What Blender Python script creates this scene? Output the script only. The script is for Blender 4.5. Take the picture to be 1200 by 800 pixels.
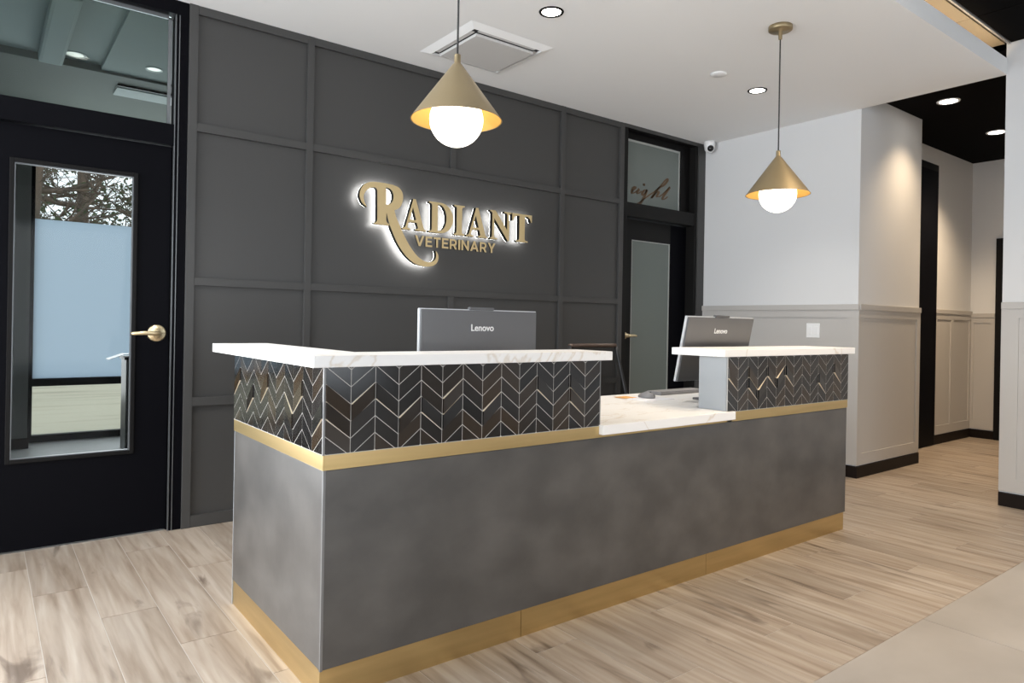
import bpy, bmesh, math, random
from mathutils import Vector, Matrix
for _o in list(bpy.data.objects): bpy.data.objects.remove(_o, do_unlink=True)
S = bpy.context.scene
COL = S.collection
random.seed(7)

# ------------------------------------------------------------------ camera
CX, CY, CZ = -0.8329, -2.0142, 1.173
YAW, ROLL, FPX, PPX, PPY = math.radians(37.5492), math.radians(1.0), 808.6, 600.0, 379.07
FW = Vector((math.sin(YAW), math.cos(YAW), 0))
_r = Vector((math.cos(YAW), -math.sin(YAW), 0)); _u = Vector((0, 0, 1))
RT = _r*math.cos(ROLL) + _u*math.sin(ROLL)
UP = -_r*math.sin(ROLL) + _u*math.cos(ROLL)
cd = bpy.data.cameras.new('camera'); cam = bpy.data.objects.new('camera', cd); COL.objects.link(cam)
cd.sensor_width = 36; cd.lens = FPX/1200*36; cd.clip_start = 0.05; cd.clip_end = 200
cd.shift_x = (600-PPX)/1200; cd.shift_y = (PPY-400)/1200
M = Matrix.Identity(4)
for i, v in enumerate((RT, UP, -FW)):
    for j in range(3): M[j][i] = v[j]
M[0][3], M[1][3], M[2][3] = CX, CY, CZ
cam.matrix_world = M
S.camera = cam
def un(u, v, ax, val):
    """direction of a photo pixel met with the plane it touches"""
    d = FW + RT*((u-PPX)/FPX) - UP*((v-PPY)/FPX)
    i = 'xyz'.index(ax); c = Vector((CX, CY, CZ)); t = (val-c[i])/d[i]
    return c + d*t

# ------------------------------------------------------------------ world, exposure
S.view_settings.view_transform = 'Standard'; S.view_settings.look = 'None'
S.view_settings.exposure = 0.52; S.view_settings.gamma = 1.0
S.view_settings.use_curve_mapping = False
w = bpy.data.worlds.new('world'); S.world = w; w.use_nodes = True
bg = w.node_tree.nodes['Background']; bg.inputs[0].default_value = (0.80, 0.90, 1.0, 1); bg.inputs[1].default_value = 1.35

# ------------------------------------------------------------------ layout (metres)
W, H, XB = 2.15, 2.92, 4.664           # back wall, ceiling, right wall plane
L, LT, D = 3.21, 1.169, 0.928          # desk length, raised part, depth of the left return
Z1, Z2, Z3, ZU, ZT = 0.10, 0.7145, 0.761, 1.03, 1.066
XS = 2.036                             # start of the right raised part
YC, YP, YE = 0.647, -0.325, -0.331     # corner, pillar edge, ceiling edge
XL, YF = -3.3, -6.5                    # room's left and front walls
XC, HB = 5.776, 3.05

def area(name, loc, rot, sx, sy, power, col=(1, 1, 1), spread=math.pi):
    l = bpy.data.lights.new(name, 'AREA'); l.shape = 'RECTANGLE'; l.size = sx; l.size_y = sy
    l.energy = power; l.color = col; l.spread = spread
    o = bpy.data.objects.new(name, l); COL.objects.link(o); o.location = loc; o.rotation_euler = rot
    return o
# daylight standing in the window openings of the left and front walls
WIN_Y = (-3.2, -1.1, 1.0)
for k, yy in enumerate(WIN_Y):
    area('window_daylight_fill', (XL-0.12, yy, 1.45), (0, -math.pi/2+0.15, 0), 2.3, 1.8, (22, 22, 50)[k], (0.93, 0.97, 1.0), 2.2)
for k, xx in enumerate((-2.4, 0.0, 2.4)):
    area('window_daylight_fill', (xx, YF-0.12, 1.45), (math.pi/2-0.42, 0, 0), 2.0, 2.3, 15, (0.97, 0.98, 1.0), 2.4)

area('window_daylight_fill', (-2.05, W+0.05, 1.4), (-math.pi/2, 0, 0), 1.6, 2.2, 110, (0.95, 0.98, 1.0), 2.4)  # added light from an unseen back-left window, brightens the desk's left end

# ------------------------------------------------------------------ materials
MATS = {}
def mat(name, col, rough=0.5, metal=0.0, spec=0.5, emis=None, estr=0.0, noise=None, rand=0.0, bump=None, coat=0.0):
    m = bpy.data.materials.new(name); m.use_nodes = True; nt = m.node_tree
    b = nt.nodes['Principled BSDF']
    c4 = (*col, 1)
    b.inputs['Base Color'].default_value = c4; b.inputs['Roughness'].default_value = rough
    b.inputs['Metallic'].default_value = metal; b.inputs['Specular IOR Level'].default_value = spec
    b.inputs['Coat Weight'].default_value = coat
    if emis:
        b.inputs['Emission Color'].default_value = (*emis, 1); b.inputs['Emission Strength'].default_value = estr
    src = None
    tc = nt.nodes.new('ShaderNodeTexCoord')
    if noise:   # (scale xyz, second colour, lo, hi, detail)
        sc, c2, lo, hi, det = noise
        mp = nt.nodes.new('ShaderNodeMapping'); mp.inputs['Scale'].default_value = sc
        nt.links.new(tc.outputs['Object'], mp.inputs[0])
        n = nt.nodes.new('ShaderNodeTexNoise'); n.inputs['Scale'].default_value = 1; n.inputs['Detail'].default_value = det
        nt.links.new(mp.outputs[0], n.inputs['Vector'])
        r = nt.nodes.new('ShaderNodeValToRGB'); r.color_ramp.elements[0].position = lo; r.color_ramp.elements[1].position = hi
        r.color_ramp.elements[0].color = c4; r.color_ramp.elements[1].color = (*c2, 1)
        nt.links.new(n.outputs['Fac'], r.inputs[0]); src = r.outputs[0]
        nt.links.new(src, b.inputs['Base Color'])
    if bump:
        n2 = nt.nodes.new('ShaderNodeTexNoise'); n2.inputs['Scale'].default_value = bump[0]; n2.inputs['Detail'].default_value = 4
        nt.links.new(tc.outputs['Object'], n2.inputs['Vector'])
        bp = nt.nodes.new('ShaderNodeBump'); bp.inputs['Strength'].default_value = bump[1]; bp.inputs['Distance'].default_value = 0.01
        nt.links.new(n2.outputs['Fac'], bp.inputs['Height']); nt.links.new(bp.outputs[0], b.inputs['Normal'])
    MATS[name] = m
    return m
mat('ceiling_paint', (0.89, 0.89, 0.89), 0.8)
mat('white_paint', (0.68, 0.68, 0.685), 0.7)
mat('greige_paint', (0.47, 0.45, 0.43), 0.5)
mat('charcoal_paint', (0.049, 0.048, 0.047), 0.45, bump=(6, 0.04))
mat('black_paint', (0.0025, 0.0025, 0.004), 0.5, 0.0, 0.06)
mat('black_satin', (0.006, 0.0055, 0.0055), 0.45, 0.0, 0.15)
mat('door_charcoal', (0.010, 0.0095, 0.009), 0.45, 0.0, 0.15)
mat('steel_strip', (0.20, 0.21, 0.22), 0.4, 0.8)
mat('brown_base', (0.012, 0.008, 0.0065), 0.5, 0.0, 0.12)
mat('brass', (0.64, 0.47, 0.225), 0.30, 0.95, noise=((2, 2, 30), (0.55, 0.40, 0.185), 0.3, 0.7, 3))
mat('brass_lever', (0.80, 0.66, 0.42), 0.3, 0.9)
mat('lamp_brass', (0.36, 0.285, 0.17), 0.45, 0.75)
mat('lamp_inner', (0.62, 0.36, 0.09), 0.5, 0.2)
mat('globe', (1, 1, 1), 0.3, emis=(1.0, 0.93, 0.80), estr=2.6)
mat('cable', (0.03, 0.03, 0.03), 0.6)
mat('downlight', (1, 1, 1), 0.3, emis=(1.0, 0.95, 0.86), estr=14.0)
mat('downlight_dim', (1, 1, 1), 0.3, emis=(1.0, 0.95, 0.86), estr=0.45)
mat('led_warm', (1, 1, 1), 0.3, emis=(1.0, 0.78, 0.50), estr=5.0)
mat('sign_led', (1, 1, 1), 0.3, emis=(1.0, 0.99, 0.96), estr=13.0)
mat('sign_gold', (0.60, 0.46, 0.24), 0.45, 0.15)
mat('porcelain', (0.050, 0.046, 0.043), 0.36, 0.0, 0.8, noise=((4.5, 4.5, 6.0), (0.091, 0.084, 0.078), 0.36, 0.72, 12), bump=(25, 0.03))
mat('grey_board', (0.34, 0.36, 0.38), 0.4)
mat('edge_trim', (0.22, 0.22, 0.22), 0.45, 0.7)
mat('grout', (0.55, 0.53, 0.50), 0.7)
mat('tile_edge', (0.78, 0.66, 0.48), 0.5)
mat('plastic_white', (0.82, 0.82, 0.82), 0.4)
mat('vent_grey', (0.62, 0.61, 0.60), 0.5)
mat('dark_gap', (0.05, 0.05, 0.055), 0.7)
mat('mon_back', (0.16, 0.16, 0.165), 0.35, 0.6)
mat('mon_edge', (0.75, 0.76, 0.78), 0.3, 0.6)
mat('screen_black', (0.005, 0.005, 0.006), 0.08)
mat('logo_white', (0.85, 0.85, 0.85), 0.4)
mat('device_grey', (0.20, 0.20, 0.21), 0.4)
mat('key_grey', (0.27, 0.27, 0.28), 0.5)
mat('pad_white', (0.85, 0.85, 0.90), 0.5)
mat('pad_orange', (0.80, 0.42, 0.13), 0.5)
mat('chair_black', (0.012, 0.012, 0.013), 0.45)
mat('chair_rail', (0.085, 0.055, 0.042), 0.4)
mat('ceiling_black', (0.004, 0.0035, 0.0035), 0.8, 0.0, 0.03)
mat('cove_lit_tile', (0.42, 0.33, 0.22), 0.5)  # ceiling tile painted tan instead of black to carry the cove glow
mat('tbar', (0.45, 0.43, 0.41), 0.4, 0.3)
mat('frosted', (0.135, 0.160, 0.145), 0.32, noise=((0.6, 0.6, 0.9), (0.165, 0.185, 0.172), 0.3, 0.7, 2))
mat('glass_edge', (0.42, 0.43, 0.41), 0.3)
mat('script_gold', (0.115, 0.062, 0.024), 0.5)
mat('vest_ceiling', (0.42, 0.45, 0.44), 0.8)
mat('vest_wall', (0.13, 0.13, 0.118), 0.7)
mat('vest_floor', (0.24, 0.25, 0.25), 0.35)
mat('pedestal', (0.035, 0.04, 0.04), 0.5)
mat('sand', (0.42, 0.385, 0.29), 0.9, noise=((0.35, 2.2, 1), (0.27, 0.24, 0.17), 0.52, 0.72, 10))
mat('bark', (0.13, 0.09, 0.065), 0.9, noise=((6, 6, 2), (0.06, 0.05, 0.04), 0.3, 0.7, 6))
mat('needles', (0.055, 0.075, 0.035), 0.8)
mat('hedge', (0.16, 0.15, 0.10), 0.9)

def glass_mat(name, tint, refl=0.10):
    m = bpy.data.materials.new(name); m.use_nodes = True; nt = m.node_tree; nt.nodes.clear()
    o = nt.nodes.new('ShaderNodeOutputMaterial'); t = nt.nodes.new('ShaderNodeBsdfTransparent'); g = nt.nodes.new('ShaderNodeBsdfGlossy')
    t.inputs[0].default_value = (*tint, 1); g.inputs['Roughness'].default_value = 0.02
    lw = nt.nodes.new('ShaderNodeFresnel'); lw.inputs[0].default_value = 1.18
    mx = nt.nodes.new('ShaderNodeMixShader')
    nt.links.new(lw.outputs[0], mx.inputs[0]); nt.links.new(t.outputs[0], mx.inputs[1]); nt.links.new(g.outputs[0], mx.inputs[2])
    nt.links.new(mx.outputs[0], o.inputs[0]); MATS[name] = m
glass_mat('clear_glass', (0.95, 0.955, 0.94)); glass_mat('transom_glass', (0.80, 0.86, 0.84))
def film_mat():
    m = bpy.data.materials.new('frost_film'); m.use_nodes = True; nt = m.node_tree; nt.nodes.clear()
    o = nt.nodes.new('ShaderNodeOutputMaterial'); t = nt.nodes.new('ShaderNodeBsdfTranslucent'); d = nt.nodes.new('ShaderNodeBsdfDiffuse')
    t.inputs[0].default_value = (0.78, 0.87, 0.95, 1); d.inputs[0].default_value = (0.3, 0.36, 0.42, 1)
    mx = nt.nodes.new('ShaderNodeMixShader'); mx.inputs[0].default_value = 0.25
    nt.links.new(t.outputs[0], mx.inputs[1]); nt.links.new(d.outputs[0], mx.inputs[2]); nt.links.new(mx.outputs[0], o.inputs[0])
    MATS['frost_film'] = m
film_mat()
def mesh_fabric():
    m = bpy.data.materials.new('mesh_fabric'); m.use_nodes = True; nt = m.node_tree; nt.nodes.clear()
    o = nt.nodes.new('ShaderNodeOutputMaterial'); t = nt.nodes.new('ShaderNodeBsdfTransparent'); d = nt.nodes.new('ShaderNodeBsdfDiffuse')
    d.inputs[0].default_value = (0.02, 0.02, 0.02, 1)
    mx = nt.nodes.new('ShaderNodeMixShader'); mx.inputs[0].default_value = 0.6
    nt.links.new(t.outputs[0], mx.inputs[1]); nt.links.new(d.outputs[0], mx.inputs[2]); nt.links.new(mx.outputs[0], o.inputs[0])
    MATS['mesh_fabric'] = m
mesh_fabric()

def tile_mat():
    m = bpy.data.materials.new('glazed_tile'); m.use_nodes = True; nt = m.node_tree; b = nt.nodes['Principled BSDF']
    oi = nt.nodes.new('ShaderNodeObjectInfo'); r = nt.nodes.new('ShaderNodeValToRGB')
    e = r.color_ramp.elements; e[0].position = 0.0; e[0].color = (0.005, 0.0045, 0.0045, 1); e[1].position = 1.0; e[1].color = (0.030, 0.017, 0.007, 1)
    x = e.new(0.55); x.color = (0.010, 0.0075, 0.006, 1)
    nt.links.new(oi.outputs['Random'], r.inputs[0]); nt.links.new(r.outputs[0], b.inputs['Base Color'])
    b.inputs['Roughness'].default_value = 0.14; b.inputs['Specular IOR Level'].default_value = 0.6
    MATS['glazed_tile'] = m
tile_mat()

def marble():
    m = bpy.data.materials.new('quartz'); m.use_nodes = True; nt = m.node_tree; b = nt.nodes['Principled BSDF']
    tc = nt.nodes.new('ShaderNodeTexCoord'); mp = nt.nodes.new('ShaderNodeMapping')
    mp.inputs['Rotation'].default_value = (0, 0, 0.5); mp.inputs['Scale'].default_value = (1.0, 3.2, 1.0)
    nt.links.new(tc.outputs['Object'], mp.inputs[0])
    n = nt.nodes.new('ShaderNodeTexNoise'); n.inputs['Scale'].default_value = 1.6; n.inputs['Detail'].default_value = 6; n.inputs['Distortion'].default_value = 0.6
    nt.links.new(mp.outputs[0], n.inputs['Vector'])
    r = nt.nodes.new('ShaderNodeValToRGB'); e = r.color_ramp.elements
    e[0].position = 0.494; e[0].color = (0.86, 0.85, 0.84, 1); e[1].position = 0.510; e[1].color = (0.86, 0.85, 0.84, 1)
    v = e.new(0.502); v.color = (0.70, 0.635, 0.56, 1)
    nt.links.new(n.outputs['Fac'], r.inputs[0]); nt.links.new(r.outputs[0], b.inputs['Base Color'])
    b.inputs['Roughness'].default_value = 0.4; b.inputs['Specular IOR Level'].default_value = 0.3
    MATS['quartz'] = m
marble()

def wood():
    m = bpy.data.materials.new('wood_plank'); m.use_nodes = True; nt = m.node_tree; b = nt.nodes['Principled BSDF']
    N = nt.nodes.new; K = nt.links.new
    tc = N('ShaderNodeTexCoord'); oi = N('ShaderNodeObjectInfo')
    off = N('ShaderNodeVectorMath'); off.operation = 'SCALE'; off.inputs['Scale'].default_value = 37.0
    cmb = N('ShaderNodeCombineXYZ'); K(oi.outputs['Random'], cmb.inputs[0]); K(oi.outputs['Random'], cmb.inputs[1]); K(cmb.outputs[0], off.inputs[0])
    add = N('ShaderNodeVectorMath'); K(tc.outputs['Object'], add.inputs[0]); K(off.outputs[0], add.inputs[1])
    def noise(sc, scale, det, dist):
        mp = N('ShaderNodeMapping'); mp.inputs['Scale'].default_value = sc; K(add.outputs[0], mp.inputs[0])
        n = N('ShaderNodeTexNoise'); n.inputs['Scale'].default_value = scale; n.inputs['Detail'].default_value = det; n.inputs['Distortion'].default_value = dist
        K(mp.outputs[0], n.inputs['Vector']); return n
    base = noise((1, 0.07, 1), 22, 9, 0.5)          # grain
    r = N('ShaderNodeValToRGB'); e = r.color_ramp.elements
    e[0].position = 0.30; e[0].color = (0.235, 0.178, 0.133, 1); e[1].position = 0.70; e[1].color = (0.425, 0.366, 0.308, 1)
    x = e.new(0.48); x.color = (0.34, 0.278, 0.222, 1)
    K(base.outputs['Fac'], r.inputs[0])
    knots = noise((1, 0.20, 1), 7.0, 6, 1.4)        # dark figure
    r2 = N('ShaderNodeValToRGB'); e = r2.color_ramp.elements; e[0].position = 0.29; e[0].color = (0.36, 0.32, 0.30, 1); e[1].position = 0.40; e[1].color = (1, 1, 1, 1)
    K(knots.outputs['Fac'], r2.inputs[0])
    mul = N('ShaderNodeMix'); mul.data_type = 'RGBA'; mul.blend_type = 'MULTIPLY'; mul.inputs['Factor'].default_value = 0.85
    K(r.outputs[0], mul.inputs['A']); K(r2.outputs[0], mul.inputs['B'])
    mpw = N('ShaderNodeMapping'); mpw.inputs['Scale'].default_value = (1, 0.10, 1); K(add.outputs[0], mpw.inputs[0])
    wv = N('ShaderNodeTexWave'); wv.bands_direction = 'X'; wv.inputs['Scale'].default_value = 5.0; wv.inputs['Distortion'].default_value = 14.0
    wv.inputs['Detail'].default_value = 4; wv.inputs['Detail Scale'].default_value = 1.6; K(mpw.outputs[0], wv.inputs['Vector'])
    r3 = N('ShaderNodeValToRGB'); e = r3.color_ramp.elements; e[0].position = 0.0; e[0].color = (0.74, 0.71, 0.69, 1); e[1].position = 0.55; e[1].color = (1, 1, 1, 1)
    K(wv.outputs['Fac'], r3.inputs[0])
    mul2 = N('ShaderNodeMix'); mul2.data_type = 'RGBA'; mul2.blend_type = 'MULTIPLY'; mul2.inputs['Factor'].default_value = 0.42
    K(mul.outputs['Result'], mul2.inputs['A']); K(r3.outputs[0], mul2.inputs['B']); mul = mul2
    hs = N('ShaderNodeHueSaturation'); mr = N('ShaderNodeMapRange'); mr.inputs['To Min'].default_value = 0.90; mr.inputs['To Max'].default_value = 1.12
    K(oi.outputs['Random'], mr.inputs[0]); K(mr.outputs[0], hs.inputs['Value']); K(mul.outputs['Result'], hs.inputs['Color'])
    K(hs.outputs[0], b.inputs['Base Color'])
    b.inputs['Roughness'].default_value = 0.42; b.inputs['Specular IOR Level'].default_value = 0.35
    MATS['wood_plank'] = m
wood()
mat('plank_joint', (0.50, 0.46, 0.42), 0.7)
mat('stone_tile', (0.315, 0.283, 0.253), 0.32, noise=((1.6, 2.2, 1), (0.42, 0.385, 0.352), 0.33, 0.68, 12))

# ------------------------------------------------------------------ helpers
def tag(o, label=None, cat=None, group=None, kind=None):
    if label: o['label'] = label
    if cat: o['category'] = cat
    if group: o['group'] = group
    if kind: o['kind'] = kind
    return o
def empty(name, loc=(0, 0, 0), label=None, cat=None, group=None, kind=None):
    o = bpy.data.objects.new(name, None); COL.objects.link(o); o.location = loc; o.empty_display_size = 0.1
    return tag(o, label, cat, group, kind)
def origin(parent):
    p = Vector((0, 0, 0))
    while parent is not None: p += parent.location; parent = parent.parent
    return p
def link_mesh(name, me, mats, parent=None, loc=None, smooth=False):
    for mm in (mats if isinstance(mats, (list, tuple)) else [mats]):
        if len(me.materials) < (len(mats) if isinstance(mats, (list, tuple)) else 1): me.materials.append(MATS[mm])
    if smooth: me.polygons.foreach_set('use_smooth', [True]*len(me.polygons))
    o = bpy.data.objects.new(name, me); COL.objects.link(o)
    if parent: o.parent = parent
    if loc is not None: o.location = loc
    return o
def from_bm(name, bm, mats, parent=None, smooth=False, loc=None):
    """bm in world coordinates; stored relative to its parents (and to loc, a world point, for a thing of its own)"""
    o0 = origin(parent)
    if loc is not None: base = Vector(loc)
    else: base = o0.copy()
    bmesh.ops.translate(bm, verts=bm.verts, vec=-base)
    bmesh.ops.recalc_face_normals(bm, faces=bm.faces)
    me = bpy.data.meshes.new(name); bm.to_mesh(me); bm.free()
    return link_mesh(name, me, mats, parent, base-o0, smooth)
def add_box(bm, x0, x1, y0, y1, z0, z1, bev=0.0):
    b2 = bmesh.new()
    bmesh.ops.create_cube(b2, size=1)
    for v in b2.verts: v.co = Vector((x0+(v.co.x+.5)*(x1-x0), y0+(v.co.y+.5)*(y1-y0), z0+(v.co.z+.5)*(z1-z0)))
    if bev: bmesh.ops.bevel(b2, geom=list(b2.edges), offset=bev, segments=2, affect='EDGES', profile=0.6)
    me = bpy.data.meshes.new('t'); b2.to_mesh(me); b2.free(); bm.from_mesh(me); bpy.data.meshes.remove(me)
def box(name, x0, x1, y0, y1, z0, z1, m, parent=None, bev=0.0, loc=None):
    bm = bmesh.new(); add_box(bm, x0, x1, y0, y1, z0, z1, bev)
    return from_bm(name, bm, m, parent, loc=loc)
def struct(name, x0, x1, y0, y1, z0, z1, m, bev=0.0):
    return tag(box(name, x0, x1, y0, y1, z0, z1, m, None, bev, loc=((x0+x1)/2, (y0+y1)/2, z0)), kind='structure')
def add_lathe(bm, cx, cy, prof, seg=40):
    rings = []
    for r, z in prof:
        rings.append([bm.verts.new((cx+max(r, 1e-4)*math.cos(2*math.pi*k/seg), cy+max(r, 1e-4)*math.sin(2*math.pi*k/seg), z)) for k in range(seg)])
    for a, b in zip(rings, rings[1:]):
        for k in range(seg): bm.faces.new((a[k], a[(k+1) % seg], b[(k+1) % seg], b[k]))
    return rings
def lathe(name, cx, cy, prof, m, parent=None, seg=40, smooth=True, caps=True):
    bm = bmesh.new(); R = add_lathe(bm, cx, cy, prof, seg)
    if caps:
        for rr, q in ((R[0], prof[0]), (R[-1], prof[-1])):
            if q[0] > 1e-3: bm.faces.new(rr)
    o = from_bm(name, bm, m, parent, smooth)
    return o
def add_tube(bm, pts, rad, seg=10):
    pts = [Vector(p) for p in pts]; prev = None; rings = []
    for i, p in enumerate(pts):
        t = (pts[min(i+1, len(pts)-1)]-pts[max(i-1, 0)]).normalized()
        a = t.orthogonal().normalized() if prev is None else (prev - t*prev.dot(t)).normalized()
        prev = a; b = t.cross(a)
        r = rad[i] if isinstance(rad, (list, tuple)) else rad
        rings.append([bm.verts.new(p + (a*math.cos(2*math.pi*k/seg)+b*math.sin(2*math.pi*k/seg))*r) for k in range(seg)])
    for A, B in zip(rings, rings[1:]):
        for k in range(seg): bm.faces.new((A[k], A[(k+1) % seg], B[(k+1) % seg], B[k]))
    bm.faces.new(rings[0]); bm.faces.new(rings[-1])
def tube(name, pts, rad, m, parent=None, seg=10, smooth=True):
    bm = bmesh.new(); add_tube(bm, pts, rad, seg); return from_bm(name, bm, m, parent, smooth)
def prism(bm, poly, fn, t0, t1):
    """extrude a 2-D polygon: fn(a, b, t) gives the world point; returns the front face"""
    A = [bm.verts.new(fn(a, b, t0)) for a, b in poly]; B = [bm.verts.new(fn(a, b, t1)) for a, b in poly]
    n = len(poly); f = bm.faces.new(B); bm.faces.new(A[::-1])
    for k in range(n): bm.faces.new((A[k], A[(k+1) % n], B[(k+1) % n], B[k]))
    return f
def curve_mesh(splines, extrude):
    """flat filled outlines (holes cut out) as a mesh, in x/y with thickness along z"""
    c = bpy.data.curves.new('outline', 'CURVE'); c.dimensions = '2D'; c.fill_mode = 'BOTH'; c.extrude = extrude
    for pts in splines:
        s = c.splines.new('POLY'); s.points.add(len(pts)-1); s.use_cyclic_u = True
        for q, (x, y) in zip(s.points, pts): q.co = (x, y, 0, 1)
    o = bpy.data.objects.new('outline', c); COL.objects.link(o)
    dg = bpy.context.evaluated_depsgraph_get(); dg.update()
    me = bpy.data.meshes.new_from_object(o.evaluated_get(dg))
    bpy.data.objects.remove(o); bpy.data.curves.remove(c)
    return me
def text_mesh(txt, size, extrude, spacing=1.0, bold=0.0):
    c = bpy.data.curves.new('lettering', 'FONT'); c.body = txt; c.size = size; c.extrude = extrude; c.space_character = spacing; c.offset = bold
    c.align_x = 'CENTER'
    o = bpy.data.objects.new('lettering', c); COL.objects.link(o)
    dg = bpy.context.evaluated_depsgraph_get(); dg.update()
    me = bpy.data.meshes.new_from_object(o.evaluated_get(dg))
    bpy.data.objects.remove(o); bpy.data.curves.remove(c)
    return me
def smooth_loop(pts, n=5):
    """closed Catmull-Rom through the points; a point with a third value is a corner"""
    out = []; N = len(pts)
    for i in range(N):
        p1 = pts[i]; p2 = pts[(i+1) % N]
        p0 = pts[i-1] if len(p1) == 2 else p1; p3 = pts[(i+2) % N] if len(p2) == 2 else p2
        for k in range(n):
            t = k/n
            f = [0.5*((2*p1[j]) + (-p0[j]+p2[j])*t + (2*p0[j]-5*p1[j]+4*p2[j]-p3[j])*t*t + (-p0[j]+3*p1[j]-3*p2[j]+p3[j])*t**3) for j in (0, 1)]
            out.append(tuple(f))
    return out
def clip_poly(poly, zlo, zhi):
    for s, lim in ((1, zlo), (-1, -zhi)):
        out = []
        for i in range(len(poly)):
            a, b = poly[i], poly[(i+1) % len(poly)]
            da, db = s*a[1]-lim, s*b[1]-lim
            if da >= 0: out.append(a)
            if (da >= 0) != (db >= 0):
                t = da/(da-db); out.append((a[0]+t*(b[0]-a[0]), a[1]+t*(b[1]-a[1])))
        poly = out
        if len(poly) < 3: return []
    return poly

# ================================================================== SETTING
# ---- floor: planks run along Y, stone tiles in front of them
floor = struct('floor', XL, 8.3, YF, W+0.2, -0.06, -0.0012, 'plank_joint')
PW, PL = 0.2, 1.2
YS = -0.82
_pl = {}
def plank_mesh(w_, l_):
    k = (round(w_, 3), round(l_, 3))
    if k not in _pl:
        bm = bmesh.new(); add_box(bm, -w_/2, w_/2, -l_/2, l_/2, -0.006, 0.0)
        me = bpy.data.meshes.new('plank'); bm.to_mesh(me); bm.free(); me.materials.append(MATS['wood_plank']); _pl[k] = me
    return _pl[k]
fo = floor.location
for i in range(-6, 41):
    x0 = -0.05 + i*PW
    ytop = W+0.02 if x0 < XB-0.1 else 1.02
    off = (i*0.4) % PL + 0.11
    y = YS - off
    while y < ytop:
        a, b = max(y, YS), min(y+PL, ytop)
        if b-a > 0.03:
            o = bpy.data.objects.new('plank', plank_mesh(PW-0.003, b-a-0.003)); COL.objects.link(o); o.parent = floor
            o.location = Vector((x0+PW/2, (a+b)/2, 0)) - fo
        y += PL
bm = bmesh.new(); add_box(bm, -0.5985, 0.5985, -0.5985, 0.5985, -0.006, 0.001)
stm = bpy.data.meshes.new('stone_tile'); bm.to_mesh(stm); bm.free(); stm.materials.append(MATS['stone_tile'])
for i in range(-3, 4):
    for j in range(3):
        o = bpy.data.objects.new('stone_tile', stm); COL.objects.link(o); o.parent = floor
        o.location = Vector((2.22-0.6+i*1.2, YS-0.6-j*1.2, 0)) - fo

# ---- ceilings
ceil = struct('ceiling', XL, XB, YE, W+0.1, H, H+0.06, 'ceiling_paint')
box('fascia', XL, XB, YE, YE+0.03, H+0.06, 3.03, 'ceiling_paint', ceil)
hi = struct('ceiling_high', XL, XB+0.2, YF, 0.1, 3.145, 3.2, 'ceiling_black')
led = box('led_strip', 1.5, XB-0.02, -0.26, -0.24, H+0.062, H+0.072, 'led_warm', hi); tag(led, 'warm light strip hidden in the ceiling cove')
xs = [4.05+0.61*k for k in range(-5, 1)]
for xx in xs:
    xe = min(xx+0.602, XB-0.004)
    box('cove_lit_ceiling_tile', xx, xe, -0.318, 0.0, 3.13, 3.145, 'cove_lit_tile', hi)  # row beside the cove, warm glow put into its tan colour
    for j in range(4):
        yb = -0.355-0.61*j
        box('ceiling_tile', xx, xe, yb-0.604, yb, 3.13, 3.145, 'ceiling_black', hi)
box('ceiling_grid_bar', 1.0, XB-0.004, -0.348, -0.336, 3.122, 3.145, 'tbar', hi)
ch = struct('ceiling_corridor', XB+0.02, 8.1, YP-0.2, 1.15, HB, HB+0.05, 'ceiling_black')

# ---- back wall: charcoal board with applied battens
wb = struct('wall_back', 0.06, 3.545, W, W+0.1, 0, H, 'charcoal_paint')
BT = 0.022
for (a, b) in ((0.06, 0.107), (0.737, 0.778), (2.820, 2.864), (3.497, 3.545)):
    box('stile', a, b, W-BT, W, 0, H, 'charcoal_paint', wb, 0.002)
for (z0, z1) in ((1.787+1.085, H-0.001), (2.219, 2.264), (1.356, 1.400), (0.680, 0.729), (0.001, 0.066)):
    cols = [(0.107, 0.737), (0.778, 2.820), (2.864, 3.497)]
    for (a, b) in cols: box('rail', a, b, W-BT+0.001, W, z0, z1, 'charcoal_paint', wb, 0.0015)
for (z0, z1) in ((2.264, 2.872), (0.729, 1.356), (0.066, 0.680)):
    box('stile', 1.784, 1.826, W-BT, W, z0, z1, 'charcoal_paint', wb, 0.0015)
wl = empty('wall_back_left', (-2.1, W, 0), kind='structure')
for (a, b, z0, z1) in ((XL, -2.9, 0, H), (-1.2, -1.0, 0, H), (-2.9, -1.2, 0, 0.28), (-2.9, -1.2, 2.52, H)): box('wall_piece', a, b, W, W+0.1, z0, z1, 'white_paint', wl)

w3 = empty('added_back_window', (-2.05, W, 0), kind='structure')  # unseen window added around the fill light for the desk's left end
for (a, b, z0, z1) in ((-2.9, -2.86, 0.28, 2.52), (-1.24, -1.2, 0.28, 2.52), (-2.86, -1.24, 0.28, 0.32), (-2.86, -1.24, 2.48, 2.52)): box('window_frame', a, b, W, W+0.1, z0, z1, 'black_paint', w3)
box('frosted_pane', -2.86, -1.24, W+0.08, W+0.086, 0.32, 2.48, 'frost_film', w3)

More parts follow.
